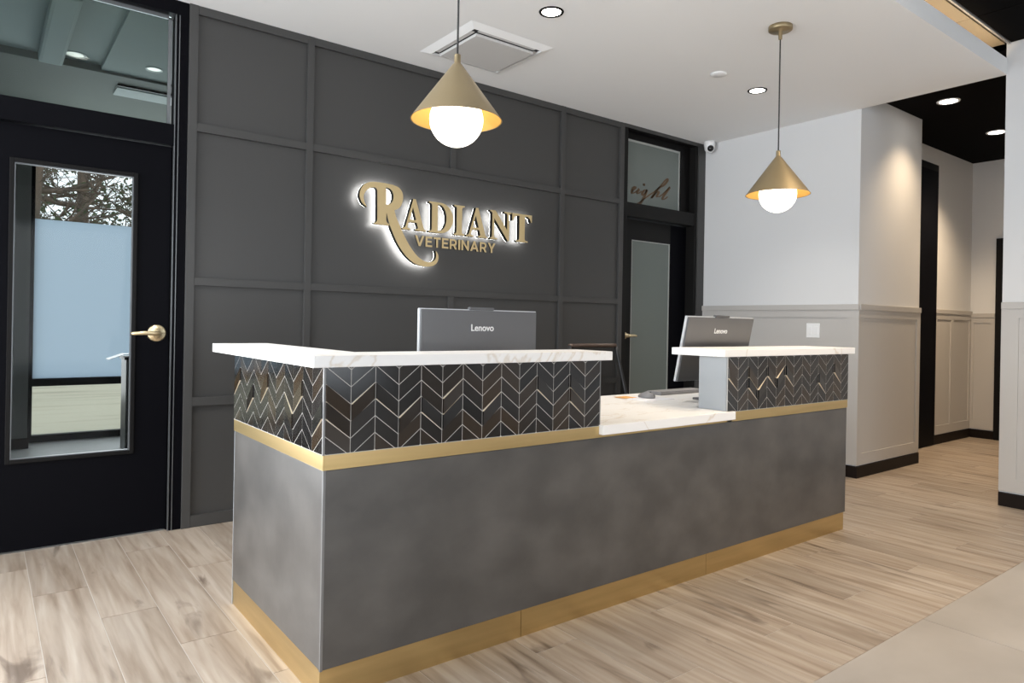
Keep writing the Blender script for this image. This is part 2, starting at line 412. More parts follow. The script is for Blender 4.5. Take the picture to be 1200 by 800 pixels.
# ---- right wall with wainscot
def wainscot_x(wall, x, y0, y1, inset=0.10):
    """panelled lower wall on a face at x looking to -X"""
    box('wainscot_board', x-0.006, x, y0, y1, 0.10, 1.33, 'greige_paint', wall)
    box('chair_rail', x-0.022, x, y0, y1, 1.33, 1.375, 'greige_paint', wall, 0.003)
    for (a, b) in ((y0, y0+inset), (y1-inset, y1)): box('panel_stile', x-0.014, x-0.006, a, b, 0.10, 1.33, 'greige_paint', wall)
    box('panel_rail', x-0.014, x-0.006, y0+inset, y1-inset, 0.10, 0.19, 'greige_paint', wall)
    box('panel_rail', x-0.014, x-0.006, y0+inset, y1-inset, 1.27, 1.33, 'greige_paint', wall)
def wainscot_y(wall, y, x0, x1, inset=0.07, rail=1.375, mids=()):
    box('wainscot_board', x0, x1, y-0.006, y, 0.10, rail-0.045, 'greige_paint', wall)
    box('chair_rail', x0, x1, y-0.022, y, rail-0.045, rail, 'greige_paint', wall, 0.003)
    for (a, b) in ((x0, x0+inset), (x1-inset, x1)) + tuple((c-0.035, c+0.035) for c in mids):
        box('panel_stile', a, b, y-0.014, y-0.006, (0.10 if a in (x0, x1-inset) else 0.19), (rail-0.045 if a in (x0, x1-inset) else rail-0.105), 'greige_paint', wall)
    box('panel_rail', x0+inset, x1-inset, y-0.014, y-0.006, 0.10, 0.19, 'greige_paint', wall)
    box('panel_rail', x0+inset, x1-inset, y-0.014, y-0.006, rail-0.105, rail-0.045, 'greige_paint', wall)
wr = struct('wall_right', XB, XC, YC, W+0.1, 0, HB, 'white_paint')
wainscot_x(wr, XB, YC-0.014, W)
wainscot_y(wr, YC, XB, XC)
def base(name, x0, x1, y0, y1):
    return tag(box(name, x0, x1, y0, y1, 0.0, 0.092, 'brown_base', None, 0.003, loc=((x0+x1)/2, (y0+y1)/2, 0)), kind='structure')
base('baseboard_right', XB-0.02, XB, YC-0.02, W-0.13)
base('baseboard_return', XB, XC, YC-0.02, YC)
wp = struct('wall_pillar', XB, XB+0.25, YF, YP, 0, 3.145, 'white_paint')
wainscot_x(wp, XB, -1.6, YP)
base('baseboard_pillar', XB-0.02, XB, -3.0, YP)
# corridor
wcn = struct('wall_corridor_near', XC, 6.95, 0.98, 1.1, 0, HB, 'white_paint')
wc = struct('wall_corridor', 6.95, 8.05, 0.98, 1.1, 0, HB, 'white_paint')
wainscot_y(wc, 0.98, 6.95, 7.93, 0.06, 1.40, (7.4,))
base('baseboard_corridor', 6.95, 7.93, 0.96, 0.98)
we = struct('wall_corridor_end', 7.93, 8.05, -1.2, 0.98, 0, HB, 'white_paint')
wainscot_x(we, 7.93, 0.74, 0.98, 0.04)
base('baseboard_corridor_end', 7.91, 7.93, 0.74, 0.96)
struct('wall_corridor_side', XB+0.25, 8.05, YP-0.35, YP-0.2, 0, HB, 'white_paint')
d3 = empty('door_3', (6.82, 0.98, 0), kind='structure')
box('door_frame', 6.30, 6.96, 0.955, 1.0, 0, 2.875, 'black_satin', d3, 0.004)
box('door_leaf', 6.36, 6.92, 0.945, 0.956, 0.01, 2.80, 'black_paint', d3)
d4 = empty('door_4', (7.92, 0.3, 0), kind='structure')
box('door_frame', 7.90, 7.93, -0.25, 0.735, 0, 2.19, 'black_satin', d4, 0.004)
box('door_leaf', 7.885, 7.90, -0.2, 0.66, 0.01, 2.12, 'black_paint', d4)
lathe('door_knob', 7.86, 0.60, ((0.001, 1.03), (0.02, 1.035), (0.024, 1.05), (0.02, 1.065), (0.001, 1.07)), 'brass_lever', d4, 16)
# walls behind the camera, with window openings on the left and front
def wall_with_windows(name, fixed, lo, hi, axis, openings, t):
    e = empty(name, (fixed if axis == 'x' else (lo+hi)/2, fixed if axis == 'y' else (lo+hi)/2, 0), kind='structure')
    def piece(a, b, z0, z1):
        if axis == 'x': box('wall_piece', fixed-t, fixed, a, b, z0, z1, 'white_paint', e)
        else: box('wall_piece', a, b, fixed-t, fixed, z0, z1, 'white_paint', e)
    cur = lo
    for (a, b) in openings:
        piece(cur, a, 0, 3.2); piece(a, b, 0, 0.28); piece(a, b, 2.62, 3.2); cur = b
    piece(cur, hi, 0, 3.2)
wall_with_windows('wall_left', XL, YF, W+0.1, 'x', [(yy-0.92, yy+0.92) for yy in WIN_Y], 0.1)
wall_with_windows('wall_front', YF, XL, XB+0.25, 'y', [(xx-1.02, xx+1.02) for xx in (-2.4, 0.0, 2.4)], 0.1)

# ---- door on the left: black steel frame, glazed leaf, transom light
d1 = empty('door_1', (-0.46, W, 0), kind='structure')
FY0, FY1 = W-0.012, W+0.11
box('door_jamb', 0.0, 0.06, FY0, FY1, 0, H, 'black_paint', d1, 0.002)
box('door_jamb', -1.0, -0.94, FY0, FY1, 0, H, 'black_paint', d1, 0.002)
box('door_head', -0.94, 0.0, FY0, FY1, 2.845, H, 'black_paint', d1)
box('transom_bar', -0.94, 0.0, FY0, FY1, 2.12, 2.235, 'black_paint', d1)
box('jamb_stop', -0.012, 0.0, W+0.02, W+0.05, 0, 2.12, 'black_satin', d1)
for xx in (-0.006, 0.012): box('weather_strip', xx-0.002, xx+0.002, FY0-0.004, FY0+0.02, 0.0, 2.84, 'steel_strip', d1)
tg = box('transom_glass', -0.93, -0.02, W+0.045, W+0.051, 2.24, 2.84, 'transom_glass', d1)
box('glass_stop', -0.93, -0.035, W+0.03, W+0.044, 2.822, 2.842, 'steel_strip', d1)
box('glass_stop', -0.036, -0.020, W+0.03, W+0.044, 2.236, 2.822, 'steel_strip', d1)
lf = empty('door_leaf', (0, 0, 0)); lf.parent = d1
LY0, LY1 = W+0.02, W+0.065
gx0, gx1, gz0, gz1 = -0.735, -0.175, 0.44, 1.945
box('leaf_stile', gx1, -0.008, LY0, LY1, 0.008, 2.115, 'black_paint', lf)
box('leaf_stile', -0.93, gx0, LY0, LY1, 0.008, 2.115, 'black_paint', lf)
box('leaf_rail', gx0, gx1, LY0, LY1, gz1, 2.115, 'black_paint', lf)
box('leaf_rail', gx0, gx1, LY0, LY1, 0.008, gz0, 'black_paint', lf)
box('leaf_glass', gx0, gx1, W+0.04, W+0.046, gz0, gz1, 'clear_glass', lf)
for (a, b, c, d_) in ((gx0, gx0+0.02, gz0, gz1), (gx1-0.02, gx1, gz0, gz1), (gx0+0.02, gx1-0.02, gz1-0.02, gz1), (gx0+0.02, gx1-0.02, gz0, gz0+0.02)):
    box('glazing_bead', a, b, W+0.008, W+0.039, c, d_, 'black_satin', lf, 0.003)
for (a, b, c, d_) in ((gx0+0.02, gx0+0.025, gz0+.02, gz1-.02), (gx1-0.025, gx1-0.02, gz0+.02, gz1-.02), (gx0+0.025, gx1-0.027, gz1-0.025, gz1-0.02), (gx0+0.025, gx1-0.027, gz0+.02, gz0+0.024)):
    box('glass_gasket', a, b, W+0.02, W+0.039, c, d_, 'steel_strip', lf)
def lever(parent, x, y, z, sgn=-1, r=0.047, ln=0.12):
    bm = bmesh.new()
    R = []
    for rr, t in ((0.001, 0.0), (r, 0.0), (r, 0.006), (r*0.86, 0.012), (0.018, 0.014), (0.016, 0.05), (0.001, 0.05)):
        R.append([bm.verts.new((x+rr*math.cos(2*math.pi*k/28), y-t, z+rr*math.sin(2*math.pi*k/28))) for k in range(28)])
    for A, B in zip(R, R[1:]):
        for k in range(28): bm.faces.new((A[k], A[(k+1) % 28], B[(k+1) % 28], B[k]))
    add_tube(bm, [(x-sgn*0.008, y-0.045, z), (x+sgn*0.02, y-0.05, z), (x+sgn*0.07, y-0.052, z+0.002), (x+sgn*ln, y-0.046, z-0.002), (x+sgn*(ln+0.008), y-0.04, z-0.002)], [0.013, 0.0135, 0.012, 0.010, 0.008], 12)
    return from_bm('lever_handle', bm, 'brass_lever', parent, True)
lever(lf, -0.072, LY0, 1.087)

# ---- door on the right: recessed frame, frosted leaf and transom with lettering
d2 = empty('door_2', (4.09, W, 0), kind='structure')
box('door_jamb', 3.545, 3.60, W-0.012, W+0.13, 0, H, 'door_charcoal', d2, 0.002)
box('door_jamb', 4.53, 4.655, W-0.012, W+0.13, 0, H, 'charcoal_paint', d2, 0.002); 
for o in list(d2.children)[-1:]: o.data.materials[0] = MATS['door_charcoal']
box('casing', 4.56, XB-0.002, W-0.024, W-0.012, 0, H-0.03, 'charcoal_paint', d2)
box('casing', 3.545, XB-0.002, W-0.024, W-0.012, H-0.03, H, 'charcoal_paint', d2)
box('door_head', 3.60, 4.53, W-0.012, W+0.13, 2.885, H, 'black_satin', d2)
box('transom_frame', 3.60, 3.66, W+0.06, W+0.12, 2.25, 2.885, 'black_satin', d2)
box('transom_frame', 4.40, 4.53, W+0.06, W+0.12, 2.25, 2.885, 'black_satin', d2)
box('transom_frame', 3.66, 4.40, W+0.06, W+0.12, 2.83, 2.885, 'black_satin', d2)
box('transom_bar', 3.60, 4.53, W-0.008, W+0.13, 2.13, 2.25, 'door_charcoal', d2)
tg2 = box('transom_glass', 3.66, 4.40, W+0.08, W+0.09, 2.25, 2.83, 'frosted', d2); tag(tg2, 'frosted transom pane with the word eight in script')
for (a, b, c, d_) in ((3.66, 3.672, 2.25, 2.83), (4.388, 4.40, 2.25, 2.83), (3.672, 4.388, 2.25, 2.262), (3.672, 4.388, 2.812, 2.83)):
    box('glass_edge', a, b, W+0.072, W+0.08, c, d_, 'glass_edge', d2)
# the word in script, swept with a broad pen
def pen(pts, wd):
    P = smooth_open(pts, 6); n = len(P); bm = bmesh.new(); A = []; B = []
    for i, (u, v) in enumerate(P):
        c = un(725+u/11.42, 190+v/11.42, 'y', W+0.0795)
        a = P[max(i-1, 0)]; b = P[min(i+1, n-1)]
        dx, dz = b[0]-a[0], -(b[1]-a[1]); ln = math.hypot(dx, dz) or 1
        k = wd*(0.35+0.9*abs(dz/ln)*(1 if b[1] > a[1] else 0.35))
        A.append(bm.verts.new(c+Vector((-dz/ln*k, 0, dx/ln*k)))); B.append(bm.verts.new(c-Vector((-dz/ln*k, 0, dx/ln*k))))
    for i in range(n-1): bm.faces.new((A[i], A[i+1], B[i+1], B[i]))
    r = bmesh.ops.extrude_face_region(bm, geom=list(bm.faces))
    bmesh.ops.translate(bm, verts=[g for g in r['geom'] if isinstance(g, bmesh.types.BMVert)], vec=(0, -0.002, 0))
    return from_bm('script_letter', bm, 'script_gold', tg2)
def smooth_open(pts, n):
    q = [pts[0]]+list(pts)+[pts[-1]]; out = []
    for i in range(1, len(q)-2):
        for k in range(n):
            t = k/n; p0, p1, p2, p3 = q[i-1], q[i], q[i+1], q[i+2]
            out.append(tuple(0.5*((2*p1[j])+(-p0[j]+p2[j])*t+(2*p0[j]-5*p1[j]+4*p2[j]-p3[j])*t*t+(-p0[j]+3*p1[j]-3*p2[j]+p3[j])*t**3) for j in (0, 1)))
    out.append(pts[-1]); return out
for stroke in ([(172, 385), (205, 368), (232, 338), (212, 330), (184, 362), (176, 405), (200, 412), (248, 380)],
               [(275, 355), (248, 402), (262, 418), (305, 388)], [(328, 290), (342, 296), (336, 306), (328, 298)],
               [(372, 372), (340, 380), (312, 420), (326, 440), (362, 402), (380, 370), (352, 440), (310, 520), (272, 572), (244, 558), (290, 530), (368, 470), (405, 440)],
               [(405, 440), (480, 392), (560, 318), (620, 246), (650, 222), (652, 250), (600, 310), (540, 345), (480, 420), (440, 478), (480, 428), (522, 394), (536, 406), (508, 458), (540, 462)],
               [(540, 462), (600, 420), (684, 332), (640, 400), (600, 455), (586, 492), (612, 494), (655, 462)]):
    pen(stroke, 0.011)
lf2 = empty('door_leaf', (0, 0, 0)); lf2.parent = d2
LY = W+0.09
hx0, hx1, hz0, hz1 = 3.775, 4.30, 0.32, 1.945
box('leaf_stile', 3.60, hx0, LY, LY+0.045, 0.01, 2.125, 'door_charcoal', lf2)
box('leaf_stile', hx1, 4.53, LY, LY+0.045, 0.01, 2.125, 'black_paint', lf2)
box('leaf_rail', hx0, hx1, LY, LY+0.045, hz1, 2.125, 'door_charcoal', lf2)
box('leaf_rail', hx0, hx1, LY, LY+0.045, 0.01, hz0, 'door_charcoal', lf2)
box('leaf_glass', hx0, hx1, LY+0.012, LY+0.022, hz0, hz1, 'frosted', lf2)
for (a, b, c, d_) in ((hx0, hx0+0.01, hz0, hz1), (hx1-0.01, hx1, hz0, hz1), (hx0+0.01, hx1-0.01, hz1-0.008, hz1)):
    box('glass_edge', a, b, LY+0.004, LY+0.012, c, d_, 'glass_edge', lf2)
lever(lf2, 3.70, LY, 1.085, 1, 0.03, 0.105)

# ---- vestibule seen through the left door
VY = 5.74
struct('floor_vestibule', -3.0, 1.6, W+0.2, VY, -0.06, 0.0, 'vest_floor')
cv = struct('ceiling_vestibule', -3.0, 1.6, W+0.1, 3.62, H+0.02, H+0.08, 'vest_ceiling')
box('ceiling_beam', -0.56, -0.42, W+0.2, 3.58, H-0.06, H+0.02, 'vest_ceiling', cv, 0.02)
box('ceiling_step', -0.19, 1.6, W+0.2, 3.66, H-0.012, H+0.02, 'vest_ceiling', cv)
sv = struct('ceiling_soffit', -3.0, 1.6, 3.62, VY, H-0.03, H+0.08, 'vest_wall')
box('air_slot', -0.06, 1.2, 3.80, 3.84, H-0.045, H-0.03, 'black_satin', sv)
box('air_panel', -0.06, 1.2, 3.84, 4.05, H-0.05, H-0.03, 'white_paint', sv)
struct('wall_vestibule_left', -3.1, -3.0, W+0.1, VY+0.1, 0, H+0.08, 'vest_wall')
struct('wall_vestibule_right', 1.6, 1.7, W+0.1, VY+0.1, 0, H+0.08, 'vest_wall')
pv = struct('wall_vestibule_pier', -1.1, -0.50, 5.40, VY, 0, H, 'vest_wall')
base('baseboard_vestibule', -1.12, -0.49, 5.385, 5.40)
w2 = empty('added_vestibule_window', (-2.05, VY, 0), kind='structure')  # unseen window added to brighten the vestibule and the side tile reflections
for (a, b, z0, z1) in ((-3.0, -2.95, 0, 2.92), (-1.15, -1.1, 0, 2.92), (-2.95, -1.15, 0, 0.06), (-2.95, -1.15, 0.515, 0.585), (-2.95, -1.15, 2.80, 2.92)):
    box('window_frame', a, b, VY-0.02, VY+0.06, z0, z1, 'black_paint', w2)
box('window_glass', -2.95, -1.15, VY+0.02, VY+0.026, 0.06, 0.515, 'clear_glass', w2)
box('window_glass', -2.95, -1.15, VY+0.02, VY+0.026, 2.07, 2.80, 'clear_glass', w2)
box('frosted_pane', -2.95, -1.15, VY+0.02, VY+0.024, 0.585, 2.07, 'frost_film', w2)
w1 = empty('window_1', (0.4, VY, 0), kind='structure')
for (a, b, z0, z1) in ((-0.50, -0.455, 0, 2.92), (1.3, 1.6, 0, 2.92), (-0.455, 1.3, 0, 0.06), (-0.455, 1.3, 0.515, 0.585), (-0.455, 1.3, 2.80, 2.92)):
    box('window_frame', a, b, VY-0.02, VY+0.06, z0, z1, 'black_paint', w1)
box('window_glass', -0.455, 1.3, VY+0.02, VY+0.026, 0.06, 0.515, 'clear_glass', w1)
box('window_glass', -0.455, 1.3, VY+0.02, VY+0.026, 2.07, 2.80, 'clear_glass', w1)
tag(box('frosted_pane', -0.455, 1.3, VY+0.02, VY+0.024, 0.585, 2.07, 'frost_film', w1), 'pane covered with pale blue frosted film')
area('vestibule_daylight', (0.42, VY-0.04, 1.5), (-math.pi/2, 0, 0), 1.6, 2.2, 30, (0.92, 0.97, 1.0))

# ---- outdoors
tag(struct('ground', -40, 40, VY+0.06, 60, -0.3, -0.15, 'sand'), kind='structure')

# ================================================================== RECEPTION DESK
desk = empty('reception_desk', (L/2, D/2, 0), 'long dark stone-clad reception desk with brass bands and chevron tile', 'reception desk')
PT = 0.012
box('front_panel', 0.006, L, 0, PT, Z1+0.002, Z2-0.002, 'porcelain', desk, 0.0015)
box('side_panel', 0, PT, 0.006, D, Z1+0.002, Z2-0.002, 'porcelain', desk, 0.0015)
box('end_panel', L-PT, L, PT, 0.74, Z1, Z2, 'porcelain', desk)
box('corner_trim', -0.001, 0.007, -0.001, 0.007, Z1, Z2, 'edge_trim', desk)
box('corner_trim', -0.0062, 0.0, -0.0062, 0.0, Z3, ZU, 'edge_trim', desk)
for (a, b) in ((0.0, 0.784), (0.786, 1.9), (1.902, L-0.012)): box('brass_plinth', a, b, 0.004, 0.02, 0, Z1, 'brass', desk)
box('brass_plinth', 0.004, 0.02, 0.02, D, 0, Z1, 'brass', desk)
box('brass_band', 0.0, LT, -0.004, 0.012, Z2, Z3, 'brass', desk)
box('brass_band', -0.004, 0.0, -0.004, D, Z2, Z3, 'brass', desk)
box('brass_band', XS, L, -0.004, 0.012, Z2, Z3, 'brass', desk)
# pony walls behind the tile and the carcass
box('front_wall', 0.0, LT, -0.0048, 0.12, Z3, ZU, 'grout', desk)
box('side_wall', -0.0048, 0.12, 0.12, D, Z3, ZU, 'grout', desk)
box('grout_bed', -0.0048, 0.0, 0.0, 0.12, Z3, ZU, 'grout', desk)
box('front_wall', XS, L, -0.0048, 0.155, Z3, ZU, 'grout', desk)
box('end_board', XS-0.006, XS, 0.0, 0.16, Z3+0.006, ZU, 'grey_board', desk)
box('end_board', LT, LT+0.004, -0.006, 0.12, Z3+0.006, ZU, 'edge_trim', desk)
box('inner_board', 0.12, LT, 0.12, 0.126, Z3+.006, ZU, 'grey_board', desk)
box('carcass', PT, L-PT, PT, 0.10, 0.02, Z2, 'grey_board', desk)
box('carcass', PT, 0.10, 0.10, D, 0.02, Z3, 'grey_board', desk)
box('end_board', 0.0, 0.10, D, D+0.004, 0.0, ZU, 'grey_board', desk)
# chevron tiles
TW, TP, TD, ZV = 0.0835, 0.0535, 0.064, 0.968
_tm = {}
def tile_mesh(poly, wedge, key, down=True):
    if key in _tm: return _tm[key]
    bm = bmesh.new(); n = len(poly)
    top = max(b for a, b in poly)
    def th(i):
        if not wedge: return 0.0055
        return (0.0095 if key[2] else 0.0135) if i in (0, 3) else 0.0055
    A = [bm.verts.new((a, 0, b)) for a, b in poly]; B = [bm.verts.new((a, -th(i), b)) for i, (a, b) in enumerate(poly)]
    bm.faces.new(B)
    for k in range(n):
        f = bm.faces.new((A[k], A[(k+1) % n], B[(k+1) % n], B[k]))
        if wedge and k == (0 if down else 2): f.material_index = 1
    bmesh.ops.recalc_face_normals(bm, faces=bm.faces)
    me = bpy.data.meshes.new('tile'); bm.to_mesh(me); bm.free()
    me.materials.append(MATS['glazed_tile']); me.materials.append(MATS['tile_edge']); _tm[key] = me
    return me
def tile_field(ncol, to_world, rotz, z0, z1, width, pw=(0.42, 0.14)):
    """columns counted from the corner; to_world(s) -> world x, y of the foot of a column"""
    tw = width/ncol; g = 0.0011
    for c in range(ncol):
        down = c % 2 == 0
        hl = ZV+TD if down else ZV           # height of a joint at the column's start
        hr = ZV if down else ZV+TD
        for k in range(-6, 4):
            zl = hl+k*TP; dz = hr-hl
            full = [(g, zl+g*1.3), (tw-g, zl+dz+g*1.3), (tw-g, zl+dz+TP-g*1.3), (g, zl+TP-g*1.3)]
            q = clip_poly(full, z0+0.002, z1-0.0005)
            if not q: continue
            ar = abs(sum(q[i][0]*q[(i+1) % len(q)][1]-q[(i+1) % len(q)][0]*q[i][1] for i in range(len(q))))/2
            if ar < 2.5e-5: continue
            whole = len(q) == 4 and all(abs(q[i][1]-full[i][1]) < 1e-6 for i in range(4))
            wedge = whole and random.random() < (pw[0] if down else pw[1])
            zc = zl if whole else 0.0
            loc = [(a, b-zc) for a, b in q]
            if rotz: loc = [(-a, b) for a, b in loc]
            key = ('w' if wedge else 'f', down, rotz, round(tw, 4)) if whole else ('c', down, rotz, round(tw, 4), round(q[0][0], 4), round(q[0][1], 4), round(q[-1][1], 4), len(q))
            me = tile_mesh(loc, wedge, key, down)
            o = bpy.data.objects.new('tile', me); COL.objects.link(o); o.parent = desk
            x, y = to_world(c*tw)
            o.location = Vector((x, y, zc)) - desk.location
            o.rotation_euler = (0, 0, rotz)
tile_field(14, lambda s: (s, 0.0), 0, Z3, ZU, LT)
tile_field(11, lambda s: (0.0, s), -math.pi/2, Z3, ZU, D)
tile_field(14, lambda s: (XS+s, 0.0), 0, Z3, ZU, L-XS, (0.6, 0.35))

# tops
def slab(name, poly, z0, z1, m, label, cat, bev=0.003):
    bm = bmesh.new(); f = prism(bm, poly, lambda a, b, t: Vector((a, b, t)), z0, z1)
    bmesh.ops.recalc_face_normals(bm, faces=bm.faces)
    bmesh.ops.bevel(bm, geom=list(bm.edges), offset=bev, segments=2, affect='EDGES', profile=0.6)
    cx = sum(p[0] for p in poly)/len(poly); cy = sum(p[1] for p in poly)/len(poly)
    o = from_bm(name, bm, m, None, loc=(cx, cy, z0)); tag(o, label, cat); return o
OF = 0.02
slab('raised_countertop', [(-0.045, -OF), (1.225, -OF), (1.225, 0.20), (0.19, 0.20), (0.19, 1.12), (-0.045, 1.12)], ZU, ZT, 'quartz',
     'L-shaped white quartz ledge with faint veins on the left end of the desk', 'countertop')
slab('raised_countertop', [(XS-0.05, -OF), (L+0.05, -OF), (L+0.05, 0.30), (XS-0.05, 0.30)], ZU, ZT, 'quartz',
     'short straight white quartz ledge in front of the tilted monitor at the right', 'countertop')
ZW = 0.766
slab('worktop', [(LT+0.003, -0.025), (XS+0.04, -0.025), (XS+0.04, -0.006), (XS-0.008, -0.006), (XS-0.008, 0.17), (L-0.014, 0.17), (L-0.014, 0.82), (0.135, 0.82), (0.135, 0.135), (LT+0.003, 0.135)][0:10], Z2+0.012, ZW, 'quartz',
     'low white worktop with thin brown veins between the two raised ledges', 'worktop', 0.002)
box('brass_band', LT, XS+0.04, -0.004, 0.012, Z2, Z2+0.012, 'brass', desk)

# ================================================================== ON THE DESK
def monitor(name, cx, cy, zb, tilt, label, wd=0.61, ht=0.362):
    """all-in-one computer seen from behind; the screen faces +Y"""
    root = empty(name, (cx, cy, ZW), label, 'monitor', 'all-in-one computers on the reception desk')
    c, s = math.cos(tilt), math.sin(tilt)
    def P(x, t, h):      # across, thickness towards -Y, height along the panel
        return Vector((cx+x, cy - t*c - (h-ht/2)*s, zb + ht/2 + (h-ht/2)*c - t*s))
    def slab_part(nm, x0, x1, t0, t1, h0, h1, m, par, bev=0.0):
        bm = bmesh.new(); f = prism(bm, [(x0, h0), (x1, h0), (x1, h1), (x0, h1)], lambda a, b, t: P(a, t, b), t0, t1)
        if bev: bmesh.ops.bevel(bm, geom=list(bm.edges), offset=bev, segments=2, affect='EDGES')
        return from_bm(nm, bm, m, par)
    b = slab_part('back_cover', -wd/2+0.006, wd/2-0.006, 0.004, 0.014, 0.004, ht-0.004, 'mon_back', root, 0.002)
    slab_part('rim', -wd/2, wd/2, -0.010, 0.004, 0, ht, 'mon_edge', root, 0.002)
    slab_part('screen', -wd/2+0.008, wd/2-0.008, -0.0115, -0.0101, 0.02, ht-0.008, 'screen_black', root)
    slab_part('webcam_bump', -0.065, 0.065, -0.008, 0.012, ht-0.003, ht+0.010, 'mon_back', root, 0.003)
    slab_part('hinge_block', -0.09, 0.09, 0.0145, 0.05, 0.06, 0.15, 'mon_back', root, 0.006)
    me = text_mesh('Lenovo', 0.040, 0.0006, 1.0, 0.0006)
    for v in me.vertices:
        x, y, z = v.co
        q = P(x, 0.0148+z, ht*0.75+y); v.co = q - root.location
    link_mesh('logo', me, 'logo_white', root)
    box('stand_foot', cx-0.12, cx+0.12, cy-0.14, cy+0.06, ZW, ZW+0.012, 'mon_back', root, 0.004)
    n0 = P(0, 0.04, 0.08)
    tube('stand_neck', [(cx, cy-0.09, ZW+0.01), (cx, cy-0.085, (ZW+n0.z)/2), (cx, n0.y, n0.z)], 0.022, 'mon_back', root, 14)
    return root
monitor('computer_monitor', 0.868, 0.42, 0.868, 0.0, 'upright grey monitor seen from behind, above the long white ledge')
monitor('computer_monitor', 2.455, 0.375, 0.872, 0.20, 'grey monitor leaning back behind the short white ledge at the right')
def keyboard(x0, x1, y0, y1, label):
    root = empty('keyboard', ((x0+x1)/2, (y0+y1)/2, ZW), label, 'keyboard')
    box('keyboard_tray', x0, x1, y0, y1, ZW, ZW+0.014, 'device_grey', root, 0.004)
    n, r = 15, 5; kw = (x1-x0-0.02)/n; kh = (y1-y0-0.02)/r
    bm = bmesh.new(); add_box(bm, -kw/2+.0012, kw/2-.0012, -kh/2+.0012, kh/2-.0012, 0, 0.006, 0.0012)
    me = bpy.data.meshes.new('key'); bm.to_mesh(me); bm.free(); me.materials.append(MATS['key_grey'])
    for i in range(n):
        for j in range(r):
            o = bpy.data.objects.new('key', me); COL.objects.link(o); o.parent = root
            o.location = Vector((x0+0.01+(i+.5)*kw, y0+0.01+(j+.5)*kh, ZW+0.0135)) - root.location
keyboard(2.33, 2.77, 0.655, 0.785, 'slim grey keyboard lying beside the mouse on the low worktop')
mr_ = empty('computer_mouse', (2.14, 0.60, ZW+0.003), 'small grey computer mouse on a white and orange pad', 'mouse')
bm = bmesh.new(); bmesh.ops.create_uvsphere(bm, u_segments=24, v_segments=14, radius=1)
for v in bm.verts:
    x, y, z = v.co; z = max(z, -0.25)
    v.co = Vector((2.14+x*0.033*(1-0.12*y), 0.60+y*0.057, ZW+0.0035+(z+0.25)*0.027*(1-0.25*y)))
from_bm('mouse_shell', bm, 'device_grey', mr_, True)
bm = bmesh.new(); add_tube(bm, [(2.137, 0.572, ZW+0.032), (2.143, 0.572, ZW+0.032)], 0.007, 14); from_bm('scroll_wheel', bm, 'screen_black', mr_, True)
mp_ = empty('mouse_pad', (2.13, 0.59, ZW), 'thin white mouse pad with an orange corner under the mouse', 'mouse pad')
box('pad_sheet', 2.02, 2.25, 0.49, 0.70, ZW, ZW+0.003, 'pad_white', mp_, 0.001)
box('orange_patch', 2.0, 2.10, 0.63, 0.72, ZW+0.0031, ZW+0.0038, 'pad_orange', mp_)
kc = empty('cable_puck', (2.30, 0.30, ZW), 'small round grey puck on the low worktop beside the tiled stub', 'puck')
lathe('puck_body', 2.30, 0.30, ((0.001, ZW), (0.035, ZW), (0.037, ZW+0.006), (0.03, ZW+0.014), (0.001, ZW+0.016)), 'device_grey', kc, 24)

# ---- office chair
cxh, cyh = 2.42, 1.22
chair = empty('office_chair', (cxh, cyh-0.1, 0), 'black mesh-back office chair with brown top rail behind the desk', 'chair')
def back_pt(a, h, t=0.0):   # a across, h height, leaning back towards +Y
    return Vector((cxh+a, cyh+0.05*(a/0.23)**2*-1 + (h-0.5)*0.26 + t, h))
hw0, hw1, hb0, hb1 = 0.235, 0.215, 0.55, 1.035
def hw(h): return hw0+(hw1-hw0)*(h-hb0)/(hb1-hb0)
bm = bmesh.new(); g = [[bm.verts.new(back_pt(-hw(h)+2*hw(h)*i/10, h)) for i in range(11)] for h in [hb0+(hb1-hb0)*j/10 for j in range(11)]]
for j in range(10):
    for i in range(10): bm.faces.new((g[j][i], g[j][i+1], g[j+1][i+1], g[j+1][i]))
from_bm('mesh_back', bm, 'mesh_fabric', chair, True)
for s in (-1, 1): tube('back_post', [back_pt(s*hw(h), h, 0.004) for h in [hb0+(hb1-hb0)*j/8 for j in range(9)]], 0.012, 'chair_black', chair)
tube('top_rail', [back_pt(-hw1+2*hw1*i/10, hb1, 0.002) for i in range(11)], 0.014, 'chair_rail', chair)
tube('bottom_rail', [back_pt(-hw0+2*hw0*i/10, hb0, 0.002) for i in range(11)], 0.016, 'chair_black', chair)
bm = bmesh.new(); add_box(bm, cxh-0.25, cxh+0.25, cyh-0.42, cyh+0.04, 0.44, 0.52, 0.03); from_bm('seat', bm, 'chair_black', chair, True)
tube('back_bar', [(cxh, cyh-0.12, 0.42), (cxh, cyh+0.07, 0.44), (cxh, cyh+0.11, 0.56), tuple(back_pt(0, 0.7, 0.03))], 0.022, 'chair_black', chair)
for s in (-1, 1):
    tube('armrest', [(cxh+s*0.27, cyh-0.12, 0.47), (cxh+s*0.31, cyh-0.12, 0.55), (cxh+s*0.31, cyh-0.12, 0.66)], 0.016, 'chair_black', chair)
    box('arm_pad', cxh+s*0.31-0.04, cxh+s*0.31+0.04, cyh-0.26, cyh+0.02, 0.66, 0.69, 'chair_black', chair, 0.012)
lathe('gas_lift', cxh, cyh-0.18, ((0.028, 0.10), (0.028, 0.28), (0.018, 0.28), (0.018, 0.44)), 'chair_black', chair, 20)
